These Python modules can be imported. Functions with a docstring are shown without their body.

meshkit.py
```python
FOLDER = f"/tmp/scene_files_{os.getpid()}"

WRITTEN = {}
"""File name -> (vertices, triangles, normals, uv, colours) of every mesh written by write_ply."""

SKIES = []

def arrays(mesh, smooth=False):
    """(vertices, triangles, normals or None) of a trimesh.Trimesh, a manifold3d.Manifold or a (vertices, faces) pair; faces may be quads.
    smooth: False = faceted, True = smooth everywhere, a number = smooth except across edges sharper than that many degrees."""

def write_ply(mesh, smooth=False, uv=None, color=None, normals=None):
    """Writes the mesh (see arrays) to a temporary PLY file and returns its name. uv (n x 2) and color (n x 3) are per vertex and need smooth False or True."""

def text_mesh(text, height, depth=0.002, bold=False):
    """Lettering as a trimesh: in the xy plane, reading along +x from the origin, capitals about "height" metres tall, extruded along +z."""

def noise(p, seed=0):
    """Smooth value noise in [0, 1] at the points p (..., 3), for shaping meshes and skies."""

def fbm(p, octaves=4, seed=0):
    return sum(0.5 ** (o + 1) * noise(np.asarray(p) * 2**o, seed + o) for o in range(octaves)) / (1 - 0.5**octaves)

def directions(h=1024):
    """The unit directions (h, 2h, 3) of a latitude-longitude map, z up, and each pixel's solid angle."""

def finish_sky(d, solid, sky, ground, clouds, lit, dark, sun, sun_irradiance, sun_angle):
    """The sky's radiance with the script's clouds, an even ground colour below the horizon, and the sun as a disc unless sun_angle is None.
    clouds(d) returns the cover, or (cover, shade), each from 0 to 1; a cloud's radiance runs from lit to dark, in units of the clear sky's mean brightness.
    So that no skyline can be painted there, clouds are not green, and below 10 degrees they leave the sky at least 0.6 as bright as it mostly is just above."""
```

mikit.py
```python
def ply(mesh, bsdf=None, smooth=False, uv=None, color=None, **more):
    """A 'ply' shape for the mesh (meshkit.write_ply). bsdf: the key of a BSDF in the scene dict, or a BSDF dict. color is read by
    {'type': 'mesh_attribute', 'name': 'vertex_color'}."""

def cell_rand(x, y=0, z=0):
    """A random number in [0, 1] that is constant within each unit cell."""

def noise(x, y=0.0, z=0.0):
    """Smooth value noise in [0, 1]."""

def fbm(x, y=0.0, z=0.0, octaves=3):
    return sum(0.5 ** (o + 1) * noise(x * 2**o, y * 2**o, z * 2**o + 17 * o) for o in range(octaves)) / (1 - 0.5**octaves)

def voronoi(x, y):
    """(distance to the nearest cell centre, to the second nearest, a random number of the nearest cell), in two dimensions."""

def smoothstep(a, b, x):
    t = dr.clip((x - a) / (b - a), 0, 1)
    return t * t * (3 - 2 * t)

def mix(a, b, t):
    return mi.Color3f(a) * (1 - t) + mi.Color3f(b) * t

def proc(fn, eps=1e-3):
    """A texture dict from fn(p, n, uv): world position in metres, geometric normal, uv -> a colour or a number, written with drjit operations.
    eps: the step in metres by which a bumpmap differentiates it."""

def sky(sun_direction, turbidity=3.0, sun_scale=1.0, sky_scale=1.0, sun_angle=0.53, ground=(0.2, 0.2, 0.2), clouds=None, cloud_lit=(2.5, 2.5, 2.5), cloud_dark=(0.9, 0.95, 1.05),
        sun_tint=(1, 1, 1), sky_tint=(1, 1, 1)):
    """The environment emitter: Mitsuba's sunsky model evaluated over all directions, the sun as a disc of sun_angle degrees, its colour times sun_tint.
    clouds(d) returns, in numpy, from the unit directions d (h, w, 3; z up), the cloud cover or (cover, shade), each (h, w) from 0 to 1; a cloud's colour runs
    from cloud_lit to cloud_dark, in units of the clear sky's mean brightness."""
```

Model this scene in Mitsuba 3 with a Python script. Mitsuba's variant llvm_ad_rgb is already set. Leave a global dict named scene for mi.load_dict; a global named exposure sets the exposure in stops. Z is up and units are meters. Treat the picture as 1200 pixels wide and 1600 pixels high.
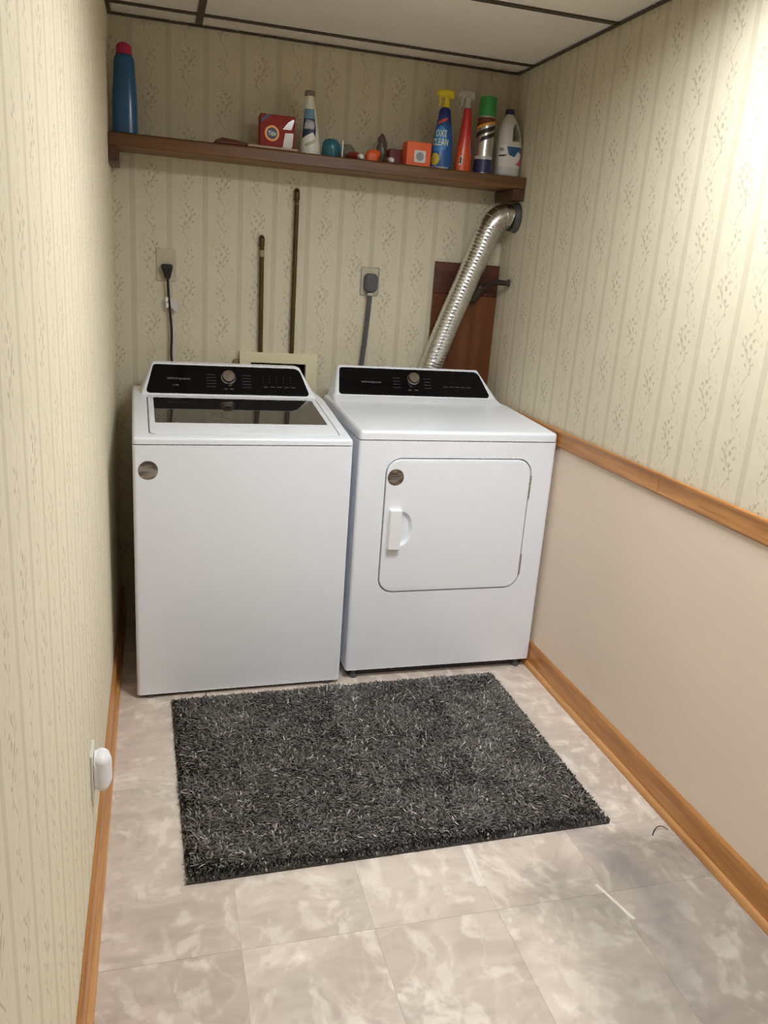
import math
import numpy as np
import trimesh
import manifold3d as m3
import shapely.geometry as sg
import shapely.affinity as sa
import drjit as dr
import mitsuba as mi
import mikit
import meshkit
from mikit import noise, fbm, voronoi, smoothstep, mix, cell_rand, proc

T = mi.ScalarTransform4f
rng = np.random.default_rng(7)

# ------------------------------------------------------------------ camera
CAM = np.array([0.1528, -3.2859, 1.4288])
yaw, pitch, roll, FPX = 0.2873, 0.2908, 0.0738, 1248.86
cy_, sy_, cp_, sp_ = math.cos(yaw), math.sin(yaw), math.cos(pitch), math.sin(pitch)
fwd = np.array([sy_ * cp_, cy_ * cp_, -sp_])
rgt = np.array([cy_, -sy_, 0.0])
upv = np.cross(rgt, fwd)
up2 = -math.sin(roll) * rgt + math.cos(roll) * upv

scene, labels = {}, {}
scene['camera'] = {'type': 'perspective', 'fov_axis': 'x', 'fov': math.degrees(2 * math.atan(600 / FPX)), 'near_clip': 0.01, 'far_clip': 100.0,
                   'to_world': T().look_at(origin=CAM.tolist(), target=(CAM + fwd).tolist(), up=up2.tolist())}
exposure = -0.20
LAMP = 36.0                      # radiance of the recessed ceiling light's diffuser
LAMP_TINT = (0.97, 1.0, 1.03)
W, H, YF = 1.5475, 2.2146, -3.65    # room width, height, open end towards the viewer
LAMP2, L2X0, L2X1, L2Y0, L2Y1 = 42.0, -0.75, -0.15, -4.45, -3.85     # added fill lamp, unseen behind the viewer
LX0, LX1, LY0, LY1 = 0.68, 1.32, -2.12, -1.54   # opening of the ceiling light


# ------------------------------------------------------------------ helpers
def tri(m):
    if hasattr(m, 'to_mesh'):
        q = m.to_mesh()
        return trimesh.Trimesh(np.array(q.vert_properties[:, :3], float), np.array(q.tri_verts), process=False)
    return m


def S(key, mesh, bsdf, smooth=False, **more):
    n, base = 0, key
    while key in scene:
        n += 1
        key = f'{base}_{n:03d}'
    scene[key] = mikit.ply(tri(mesh), bsdf, smooth=smooth, **more)
    return key


def lab(key, label=None, category=None, group=None, kind=None):
    d = labels.setdefault(key, {})
    for k, v in (('label', label), ('category', category), ('group', group), ('kind', kind)):
        if v:
            d[k] = v


def box(x0, x1, y0, y1, z0, z1):
    b = trimesh.creation.box((x1 - x0, y1 - y0, z1 - z0))
    b.apply_translation(((x0 + x1) / 2, (y0 + y1) / 2, (z0 + z1) / 2))
    return b


def mbox(x0, x1, y0, y1, z0, z1):
    return m3.Manifold.cube((x1 - x0, y1 - y0, z1 - z0)).translate((x0, y0, z0))


def hull(pts):
    return m3.Manifold.hull_points(np.asarray(pts, float))


_oct = trimesh.creation.uv_sphere(1.0, count=[12, 16]).vertices


def sphull(pts, r):
    """hull of spheres of radius r about the points"""
    return hull(np.vstack([np.asarray(p) + _oct * r for p in pts]))


def rbox(x0, x1, y0, y1, z0, z1, r):
    return sphull([(x, y, z) for x in (x0 + r, x1 - r) for y in (y0 + r, y1 - r) for z in (z0 + r, z1 - r)], r)


def cbox(x0, x1, y0, y1, z0, z1, c):
    """box with chamfered edges, 44 triangles"""
    P = []
    for x, sx in ((x0, 1), (x1, -1)):
        for y, sy in ((y0, 1), (y1, -1)):
            for z, sz in ((z0, 1), (z1, -1)):
                P += [(x, y + sy * c, z + sz * c), (x + sx * c, y, z + sz * c), (x + sx * c, y + sy * c, z)]
    return hull(P)


def frame(o, ex, ey, ez):
    M = np.eye(4)
    M[:3, 0], M[:3, 1], M[:3, 2], M[:3, 3] = ex, ey, ez, o
    return M


def put(mesh, M):
    m = tri(mesh).copy()
    m.apply_transform(M)
    return m


def rrect(x0, x1, y0, y1, r):
    return sg.box(x0 + r, y0 + r, x1 - r, y1 - r).buffer(r, quad_segs=8)


def plate(poly, z0, z1, b=0.001):
    """convex outline extruded z0..z1 with the upper rim bevelled by b"""
    P = []
    for z, q in ((z0, poly), (z1 - b, poly), (z1 - 0.3 * b, poly.buffer(-0.3 * b)), (z1, poly.buffer(-b))):
        c = np.array(q.exterior.coords)[:-1]
        P.append(np.column_stack([c, np.full(len(c), z)]))
    return hull(np.vstack(P))


def extr(poly, z0, z1):
    m = trimesh.creation.extrude_polygon(poly, z1 - z0, engine='earcut')
    m.apply_translation((0, 0, z0))
    return m


def mextr(poly, z0, z1):
    cs = m3.CrossSection([np.array(poly.exterior.coords)[:-1]] + [np.array(i.coords)[:-1] for i in poly.interiors], m3.FillRule.EvenOdd)
    return cs.extrude(z1 - z0).translate((0, 0, z0))


def spline(pts, n=40):
    from scipy.interpolate import CubicSpline
    p = np.asarray(pts, float)
    s = np.concatenate([[0], np.cumsum(np.linalg.norm(np.diff(p, axis=0), axis=1))])
    return CubicSpline(s, p)(np.linspace(0, s[-1], n))


def tube(path, r, sides=16, caps=True):
    p = np.asarray(path, float)
    n = len(p)
    r = np.broadcast_to(np.asarray(r, float), (n,))
    t = np.gradient(p, axis=0)
    t /= np.linalg.norm(t, axis=1, keepdims=True)
    a = np.cross(t[0], [0, 0, 1.0] if abs(t[0, 2]) < 0.9 else [1.0, 0, 0])
    a /= np.linalg.norm(a)
    ang = np.arange(sides) * 2 * np.pi / sides
    V = []
    for i in range(n):
        a = a - t[i] * (a @ t[i])
        a /= np.linalg.norm(a)
        b = np.cross(t[i], a)
        V.append(p[i] + r[i] * (np.cos(ang)[:, None] * a + np.sin(ang)[:, None] * b))
    return skin(V, caps)


def skin(rings, caps=True):
    n, k = len(rings), len(rings[0])
    V = np.vstack(rings)
    F = []
    for i in range(n - 1):
        for j in range(k):
            a, b, c, d = i * k + j, i * k + (j + 1) % k, (i + 1) * k + (j + 1) % k, (i + 1) * k + j
            F += [(a, b, c), (a, c, d)]
    if caps:
        V = np.vstack([V, np.mean(rings[0], 0), np.mean(rings[-1], 0)])
        for j in range(k):
            F += [(n * k, (j + 1) % k, j), (n * k + 1, (n - 1) * k + j, (n - 1) * k + (j + 1) % k)]
    m = trimesh.Trimesh(V, F, process=False)
    if m.volume < 0:
        m.invert()
    return m


def sect(z, rx, ry, cx=0.0, cy=0.0, e=2.0, n=40):
    a = np.arange(n) * 2 * np.pi / n
    c, s = np.cos(a), np.sin(a)
    return np.column_stack([cx + rx * np.sign(c) * np.abs(c) ** (2 / e), cy + ry * np.sign(s) * np.abs(s) ** (2 / e), np.full(n, z)])


def loft(secs, n=40):
    return skin([sect(*s, n=n) if len(s) <= 6 else sect(*s) for s in secs])


def lathe(prof, n=36):
    """profile (r, z) about the z axis, closed by flat ends"""
    return skin([sect(z, r, r, n=n) for r, z in prof])


def cyl(a, b, r, sides=20):
    return tube(np.linspace(a, b, 2), r, sides)


def cat(*ms):
    return trimesh.util.concatenate([tri(m) for m in ms])


def text(s, x, y, width=None, height=None, bold=False, depth=0.0005):
    m = meshkit.text_mesh(s, 0.01, 0.002, bold)
    e = m.bounds[1] - m.bounds[0]
    k = width / e[0] if width else height / e[1]
    ky = height / e[1] if height else k
    m.apply_translation(-m.bounds[0])
    m.apply_transform(np.diag([k, ky, depth / 0.002, 1]))
    m.apply_translation((x, y, 0))
    return m


def clad(secs_at, mesh, cx, cy, off=0.0006, turn=0.0):
    """bends a flat mesh (x across, y up, z out; metres) round a bottle; secs_at(z) -> (rx, ry) and turn (radians) to the left"""
    m = mesh.copy()
    v = m.vertices.copy()
    out = []
    for x, z, d in v:
        rx, ry = secs_at(z)
        a = x / rx - turn
        out.append((cx + (rx + off + d) * math.sin(a), cy - (ry + off + d) * math.cos(a), z))
    m.vertices = np.array(out)
    return m


def patch(poly, step=0.004, thick=0.0005):
    """a flat print: polygon cut into small cells so that it can be bent"""
    x0, y0, x1, y1 = poly.bounds
    ms = []
    for a in np.arange(x0, x1, step):
        for b in np.arange(y0, y1, step * 3):
            g = poly.intersection(sg.box(a, b, a + step, b + step * 3))
            for h in getattr(g, 'geoms', [g]):
                if h.geom_type == 'Polygon' and h.area > 1e-9:
                    ms.append(extr(h, 0, thick))
    return trimesh.util.concatenate(ms)


# ------------------------------------------------------------------ materials
def prin(key, color, rough=0.5, spec=0.5, metal=0.0, coat=0.0, two=True, **k):
    c = color if isinstance(color, dict) else {'type': 'rgb', 'value': list(color)}
    b = {'type': 'principled', 'base_color': c, 'roughness': rough, 'metallic': metal}
    if metal == 0:
        b['specular'] = spec
    if coat:
        b['clearcoat'] = coat
        b['clearcoat_gloss'] = 0.97
    b.update(k)
    scene[key] = {'type': 'twosided', 'bsdf': b} if two else b
    return key


PAPER_TONE = 0.77
P_W = 0.1312     # stripe pitch of the wallpaper
V_W = 0.265      # height of its repeat
_r = np.random.default_rng(3)
SPRIG = [(0.004, 0.050, .0052, .0030, 0.6), (0.017, 0.043, .0050, .0026, 1.0), (-0.010, 0.038, .0046, .0026, 2.3), (0.022, 0.028, .0050, .0025, 0.7),
         (-0.004, 0.024, .0058, .0036, 1.3), (0.008, 0.014, .0060, .0034, 0.9), (-0.020, 0.014, .0045, .0024, 2.0), (0.017, 0.003, .0048, .0025, 0.5),
         (-0.008, -0.004, .0056, .0032, 1.7), (-0.018, -0.014, .0045, .0023, 2.4), (0.004, -0.016, .0046, .0025, 0.8), (-0.015, -0.034, .0040, .0020, 1.1)]
TWIG = [(0.010, 0.030, .0048, .0023, 0.9), (-0.002, 0.020, .0050, .0028, 1.9), (0.014, 0.010, .0042, .0022, 0.4), (-0.008, 0.004, .0050, .0026, 1.4),
        (0.002, -0.010, .0046, .0024, 0.7), (-0.014, -0.020, .0040, .0022, 2.2)]


def paper_fn(p, n, uv):
    side = dr.abs(n.x) > 0.5
    u = dr.select(side, dr.select(p.x > 0.7, p.y + 0.754, p.y + 0.70), p.x - 0.072) / P_W
    k = dr.floor(u + 0.5)
    f = (u - k) * P_W                                    # metres from the band's middle
    band = 1 - smoothstep(0.0080, 0.0092, dr.abs(f))
    line = (1 - smoothstep(0.0006, 0.0014, dr.abs(dr.abs(f) - 0.0088))) + 0.7 * (1 - smoothstep(0.0005, 0.0012, dr.abs(dr.abs(f) - 0.0030)))
    c = dr.floor(u)
    a = (u - c - 0.5) * P_W                              # metres from the field's middle
    zz = p.z / V_W + 0.5 * (c - 2 * dr.floor(c / 2)) + 0.13
    b = (zz - dr.floor(zz) - 0.5) * V_W
    flip = dr.select(cell_rand(c, dr.floor(zz), 5) > 0.5, 1.0, -1.0)
    ink = mi.Float(0)

    def leaf(a, b, L, gain):
        v = mi.Float(0)
        for x, y, r1, r2, t in L:
            dx, dy = a - x * 1.15, b - y * 1.1
            ct, st = math.cos(t), math.sin(t)
            q = dr.square((dx * ct + dy * st) / (1.3 * r1)) + dr.square((dy * ct - dx * st) / (1.35 * r2))
            v = dr.maximum(v, 1 - smoothstep(0.35, 1.45, q))
        return v * gain

    ink = leaf(a, b, SPRIG, 1.0)
    x1 = 0.013 * dr.sin(b * 62) + 0.10 * b
    stem = (1 - smoothstep(0.0010, 0.0022, dr.abs(a - x1))) * (dr.select(dr.abs(b - 0.0) < 0.070, 1.0, 0.0))
    x2 = 0.016 + 0.55 * (b - 0.02)
    stem = dr.maximum(stem, (1 - smoothstep(0.0005, 0.0014, dr.abs(a - x2))) * dr.select(dr.abs(b - 0.016) < 0.028, 0.8, 0.0))
    ink = dr.maximum(ink, 0.95 * stem)
    b2 = dr.select(b > 0, b - V_W / 2, b + V_W / 2)
    a2 = a * flip
    ink = dr.maximum(ink, leaf(a2 - 0.004, b2, TWIG, 0.9))
    x3 = 0.012 * dr.sin(b2 * 70 + 1.0)
    ink = dr.maximum(ink, 0.85 * (1 - smoothstep(0.0008, 0.0020, dr.abs(a2 - x3 - 0.004))) * dr.select(dr.abs(b2) < 0.056, 1.0, 0.0))
    soft = fbm(u * 9, p.z * 40, 3.0)
    pale = dr.maximum(leaf(a + 0.024, b - 0.055, TWIG, 0.42), leaf(a - 0.026, b + 0.062, TWIG, 0.38))
    ink = dr.maximum(ink, pale) * (0.55 + 0.6 * noise(u * 30, p.z * 120, 2.0))
    base = mix((0.76, 0.69, 0.52), (0.82, 0.75, 0.58), soft)
    col = mix(base, (0.60, 0.545, 0.40), dr.clip(band * 0.45, 0, 1))
    col = mix(col, (0.47, 0.425, 0.30), dr.clip(line * 0.40, 0, 1))
    return mix(col, (0.32, 0.275, 0.185), dr.clip(ink * 0.52, 0, 1)) * PAPER_TONE


prin('m_paper', proc(paper_fn), 0.62, 0.3)


def wains_fn(p, n, uv):
    return mix((0.65, 0.54, 0.435), (0.70, 0.59, 0.48), fbm(p.x * 3, p.y * 3, p.z * 3))


prin('m_wains', proc(wains_fn), 0.5, 0.35)

TX, TY, TX0, TY0 = 0.3, 0.612, 0.017, -0.054      # floor tile grid


def floor_fn(p, n, uv):
    i, j = dr.floor((p.x - TX0) / TX), dr.floor((p.y - TY0) / TY)
    r1, r2 = cell_rand(i, j, 1), cell_rand(i, j, 2)
    x, y = p.x + r1 * 7, p.y + r2 * 9
    wx, wy = fbm(x * 5, y * 5, 1.0), fbm(x * 5 + 9, y * 5, 4.0)
    big = fbm(x * 3.2 + wx * 2.0, y * 2.0 + wy * 2.0, 0.5, octaves=4)
    fine = fbm(x * 30 + wx * 4, y * 22 + wy * 4, 7.0, octaves=4)
    vein = 1 - smoothstep(0.0, 0.07, dr.abs(fbm(x * 9 + wy * 2, y * 6 + wx * 2, 2.0, octaves=4) - 0.5))
    c = mix((0.465, 0.405, 0.355), (0.575, 0.515, 0.445), smoothstep(0.3, 0.7, big))
    c = mix(c, (0.53, 0.445, 0.395), 0.5 * smoothstep(0.45, 0.75, fbm(x * 4 + 3, y * 3, 11.0)))
    c = mix(c, (0.46, 0.43, 0.375), 0.6 * smoothstep(0.55, 0.8, fbm(x * 5 + 13, y * 4, 31.0)))
    c = mix(c, (0.70, 0.655, 0.585), 0.70 * smoothstep(0.50, 0.78, fine) + 0.20 * vein)
    c = mix(c, (0.36, 0.33, 0.30), 0.35 * smoothstep(0.68, 0.85, fbm(x * 30, y * 30, 21.0, octaves=4)))
    c = c * (0.85 + 0.28 * fbm(x * 14 + wx * 5, y * 45 + wy * 5, 51.0, octaves=4))
    # the violet-grey stain by the right-hand skirting and a few scuffs
    d = dr.abs(p.x - (1.28 + 0.045 * dr.sin(p.y * 9))) + 0.05 * noise(p.x * 20, p.y * 20, 3.0)
    c = mix(c, (0.335, 0.31, 0.305), 0.6 * (1 - smoothstep(0.03, 0.11, d)) * smoothstep(-2.35, -2.0, p.y) * (1 - smoothstep(-1.62, -1.5, p.y)))
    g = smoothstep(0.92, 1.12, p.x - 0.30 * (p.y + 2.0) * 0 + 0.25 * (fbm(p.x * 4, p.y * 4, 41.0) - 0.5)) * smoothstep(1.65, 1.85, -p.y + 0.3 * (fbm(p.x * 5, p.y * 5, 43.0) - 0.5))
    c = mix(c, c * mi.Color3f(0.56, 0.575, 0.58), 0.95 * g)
    s1 = dr.abs((p.x - 0.915) - 0.10 * (p.y + 1.75))
    c = mix(c, (0.72, 0.69, 0.63), 0.75 * (1 - smoothstep(0.006, 0.015, s1)) * dr.select((p.y > -1.81) & (p.y < -1.66), 1.0, 0.0))
    s2 = dr.abs((p.x - 1.21) + 0.28 * (p.y + 1.9))
    c = mix(c, (0.74, 0.71, 0.68), 0.6 * (1 - smoothstep(0.002, 0.006, s2)) * dr.select((p.y > -1.98) & (p.y < -1.86), 1.0, 0.0))
    return c * mi.Color3f(1.075, 1.045, 1.035) * (0.955 + 0.06 * r1)


prin('m_floor', proc(floor_fn), 0.34, 0.45)
prin('m_grout', (0.53, 0.475, 0.415), 0.6)


def wood_fn(dark, light, along, scale=1.0, grain=0.5):
    def fn(p, n, uv):
        q = {'y': (p.x, p.z, p.y), 'x': (p.y, p.z, p.x), 'z': (p.x, p.y, p.z)}[along]
        w = fbm(q[0] * 60 * scale, q[1] * 60 * scale, q[2] * 3 * scale)
        ring = fbm(q[0] * 160 * scale + w * 3, q[1] * 160 * scale, q[2] * 5 * scale)
        c = mix(dark, light, smoothstep(0.25, 0.75, w))
        return mix(c, tuple(0.72 * v for v in dark), grain * smoothstep(0.52, 0.8, ring))
    return proc(fn)


prin('m_oak_y', wood_fn((0.33, 0.135, 0.035), (0.45, 0.20, 0.058), 'y'), 0.32, 0.5)
prin('m_oak_shoe', wood_fn((0.40, 0.185, 0.06), (0.52, 0.265, 0.095), 'y'), 0.32, 0.5)
prin('m_oak_x', wood_fn((0.33, 0.135, 0.035), (0.45, 0.20, 0.058), 'x'), 0.32, 0.5)
prin('m_walnut', wood_fn((0.100, 0.042, 0.012), (0.148, 0.064, 0.018), 'x'), 0.38, 0.45)
prin('m_walnut_y', wood_fn((0.055, 0.020, 0.011), (0.085, 0.031, 0.017), 'y'), 0.38, 0.45)
prin('m_board', wood_fn((0.095, 0.028, 0.008), (0.135, 0.044, 0.012), 'z', 0.6), 0.4, 0.4)
prin('m_board_dark', wood_fn((0.062, 0.019, 0.012), (0.090, 0.028, 0.016), 'x', 0.6), 0.4, 0.4)


def tile_fn(p, n, uv):
    s = fbm(p.x * 130, p.y * 130, p.z * 130)
    c = mix((0.60, 0.56, 0.50), (0.67, 0.63, 0.57), fbm(p.x * 6, p.y * 6, 1.0))
    return mix(c, (0.36, 0.33, 0.29), 0.65 * smoothstep(0.68, 0.82, s))


prin('m_ceiling_tile', proc(tile_fn), 0.9, 0.1)
prin('m_grid', (0.050, 0.040, 0.027), 0.5, 0.4)
prin('m_lamp_side', (0.30, 0.30, 0.29), 0.5)
prin('m_plain_white', (0.75, 0.74, 0.71), 0.5)
for k, c in (('m_enamel', (0.76, 0.795, 0.855)), ('m_enamel_door', (0.76, 0.795, 0.85))):
    scene[k] = {'type': 'twosided', 'bsdf': {'type': 'blendbsdf', 'weight': 0.35,
                'a': {'type': 'principled', 'base_color': {'type': 'rgb', 'value': list(c)}, 'roughness': 0.24, 'specular': 0.5, 'clearcoat': 1.0, 'clearcoat_gloss': 0.97},
                'b': {'type': 'roughplastic', 'distribution': 'ggx', 'alpha': 0.05, 'int_ior': 1.49, 'diffuse_reflectance': {'type': 'rgb', 'value': [v * 1.09 for v in c]}, 'nonlinear': False}}}
prin('m_seam', (0.20, 0.20, 0.205), 0.6)
prin('m_black_glass', (0.003, 0.003, 0.004), 0.08, 0.22)
prin('m_lid_glass', (0.012, 0.012, 0.012), 0.03, 1.0, coat=1.0)
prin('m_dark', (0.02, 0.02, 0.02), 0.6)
prin('m_print', (0.19, 0.19, 0.19), 0.5)
prin('m_print_dim', (0.035, 0.035, 0.037), 0.5)
prin('m_peg', (0.20, 0.14, 0.06), 0.5)
prin('m_dial', (0.55, 0.51, 0.47), 0.22, metal=1.0)


def badge_fn(p, n, uv):
    return mix((0.16, 0.13, 0.115), (0.42, 0.38, 0.33), smoothstep(0.35, 0.65, fbm(p.x * 28, 3.0, p.z * 60)))


prin('m_badge', proc(badge_fn), 0.25, metal=0.85)
prin('m_foil', (0.74, 0.75, 0.76), 0.24, metal=1.0)
prin('m_foil_smooth', (0.62, 0.60, 0.57), 0.24, metal=1.0)
prin('m_collar', (0.11, 0.11, 0.11), 0.5, metal=0.6)
prin('m_copper', proc(lambda p, n, uv: mix((0.050, 0.028, 0.010), (0.115, 0.062, 0.022), fbm(p.x * 60, p.y * 60, p.z * 18))), 0.40, metal=0.55)
prin('m_solder', (0.32, 0.25, 0.17), 0.4, metal=0.5)
prin('m_iron', (0.030, 0.020, 0.014), 0.5, 0.4)
prin('m_black', (0.012, 0.012, 0.013), 0.45, 0.4)
prin('m_grey_rubber', (0.075, 0.078, 0.085), 0.5, 0.4)
prin('m_cream', (0.68, 0.63, 0.44), 0.45, 0.4)
prin('m_cover', (0.50, 0.44, 0.32), 0.45, 0.4)
prin('m_steel', (0.40, 0.39, 0.37), 0.4, metal=0.8)
prin('m_ivory', (0.62, 0.60, 0.53), 0.45, 0.4)
prin('m_paper_tag', (0.72, 0.70, 0.68), 0.6)
prin('m_tag_lilac', (0.52, 0.49, 0.50), 0.35)
prin('m_white_plastic', (0.80, 0.81, 0.84), 0.35, 0.5)
prin('m_bottle_white', (0.70, 0.69, 0.64), 0.35, 0.5)
prin('m_jug', (0.60, 0.60, 0.57), 0.4, 0.4)
prin('m_cap_brown', (0.20, 0.145, 0.14), 0.45)
prin('m_blue_patch', (0.008, 0.04, 0.10), 0.25)
prin('m_blue_bottle', (0.015, 0.085, 0.20), 0.22, 0.5, coat=0.3)
prin('m_magenta', (0.42, 0.018, 0.085), 0.35)
prin('m_yellow', (0.68, 0.54, 0.015), 0.35)
prin('m_yellow_print', (0.62, 0.55, 0.06), 0.4)
prin('m_oxi_blue', proc(lambda p, n, uv: mix((0.012, 0.020, 0.17), (0.012, 0.10, 0.36), smoothstep(2.02, 1.95, p.z))), 0.25, 0.5, coat=0.3)
prin('m_oxi_light', (0.05, 0.25, 0.62), 0.35)
prin('m_oxi_text', (0.72, 0.74, 0.58), 0.4)
prin('m_red_print', (0.62, 0.09, 0.05), 0.4)
prin('m_red_bottle', proc(lambda p, n, uv: mix((0.70, 0.085, 0.02), (0.55, 0.025, 0.03), smoothstep(1.87, 1.97, p.z))), 0.25, 0.5, coat=0.3)
prin('m_orange', (0.78, 0.115, 0.022), 0.4)
prin('m_orange_dark', (0.30, 0.030, 0.02), 0.45)
prin('m_dark_red', (0.155, 0.016, 0.014), 0.45)
prin('m_red_box', (0.26, 0.020, 0.013), 0.55, 0.3)
prin('m_film_glare', (0.62, 0.58, 0.60), 0.12, 0.8, coat=1.0)
prin('m_ring', (0.80, 0.36, 0.03), 0.35)
prin('m_navy', (0.022, 0.024, 0.10), 0.35)
prin('m_green', (0.035, 0.27, 0.06), 0.4)
prin('m_can', (0.62, 0.62, 0.60), 0.22, metal=0.9)
prin('m_silver_print', (0.50, 0.52, 0.55), 0.4)
prin('m_teal', (0.018, 0.125, 0.175), 0.25, 0.5)
prin('m_label_blue', (0.025, 0.10, 0.23), 0.4)
prin('m_label_dark', (0.018, 0.03, 0.075), 0.4)
prin('m_label_mid', (0.12, 0.26, 0.38), 0.4)
prin('m_label_grey', (0.28, 0.29, 0.36), 0.4)
prin('m_label_green', (0.36, 0.40, 0.30), 0.4)
prin('m_pink', (0.60, 0.10, 0.20), 0.4)
prin('m_black_print', (0.02, 0.02, 0.02), 0.4)
prin('m_sage', (0.20, 0.19, 0.13), 0.4)
prin('m_brown_film', (0.115, 0.080, 0.065), 0.28, 0.6)
prin('m_brown_red', (0.12, 0.032, 0.016), 0.5)
prin('m_card', (0.37, 0.25, 0.19), 0.6)
prin('m_clear_grey', (0.42, 0.40, 0.37), 0.3, 0.5)
prin('m_shag', {'type': 'mesh_attribute', 'name': 'vertex_color'}, 0.42, 0.5)
prin('m_shag_back', (0.05, 0.05, 0.05), 0.9)
prin('m_diffuser', (0.8, 0.8, 0.8), 0.5)

# ------------------------------------------------------------------ setting
def struct(key):
    lab(key, kind='structure')


# floor: slab with single tiles
S('floor', box(-1.8, W + 0.1, -5.2, 0.1, -0.08, -0.0009), 'm_grout')
struct('floor')
cells = []
for i in range(-1, 6):
    for j in range(-8, 1):
        x0, x1 = TX0 + i * TX, TX0 + (i + 1) * TX
        y0, y1 = TY0 + j * TY, TY0 + (j + 1) * TY
        x0, x1, y0, y1 = max(x0, 0.0), min(x1, W), max(y0, YF), min(y1, 0.0)
        if x1 - x0 > 0.01 and y1 - y0 > 0.02:
            S('floor__tile', cbox(x0 + .0002, x1 - .0002, y0 + .0002, y1 - .0002, -0.0009, 0.0, 0.00012), 'm_floor')

# walls
BX0, BX1, BZ0, BZ1 = 0.515, 0.738, 0.905, 1.046        # hole of the washer outlet box
S('wall_back', mbox(-0.1, W + 0.1, 0, 0.12, -0.08, H + 0.08) - mbox(BX0 - .002, BX1 + .002, -0.01, 0.092, BZ0 - .002, BZ1 + .002), 'm_paper')
S('wall_left', box(-0.1, 0, -2.95, 0, -0.08, H + 0.08), 'm_paper')
S('wall_right', box(W, W + 0.1, YF, 0, 0.88, H + 0.08), 'm_paper')
S('wall_right__wainscot', box(W - 0.004, W + 0.1, YF, 0, -0.08, 0.88), 'm_wains')
for k in ('wall_back', 'wall_left', 'wall_right'):
    struct(k)
lab('wall_right__wainscot', 'smooth beige painted lower wall panel')


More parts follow.
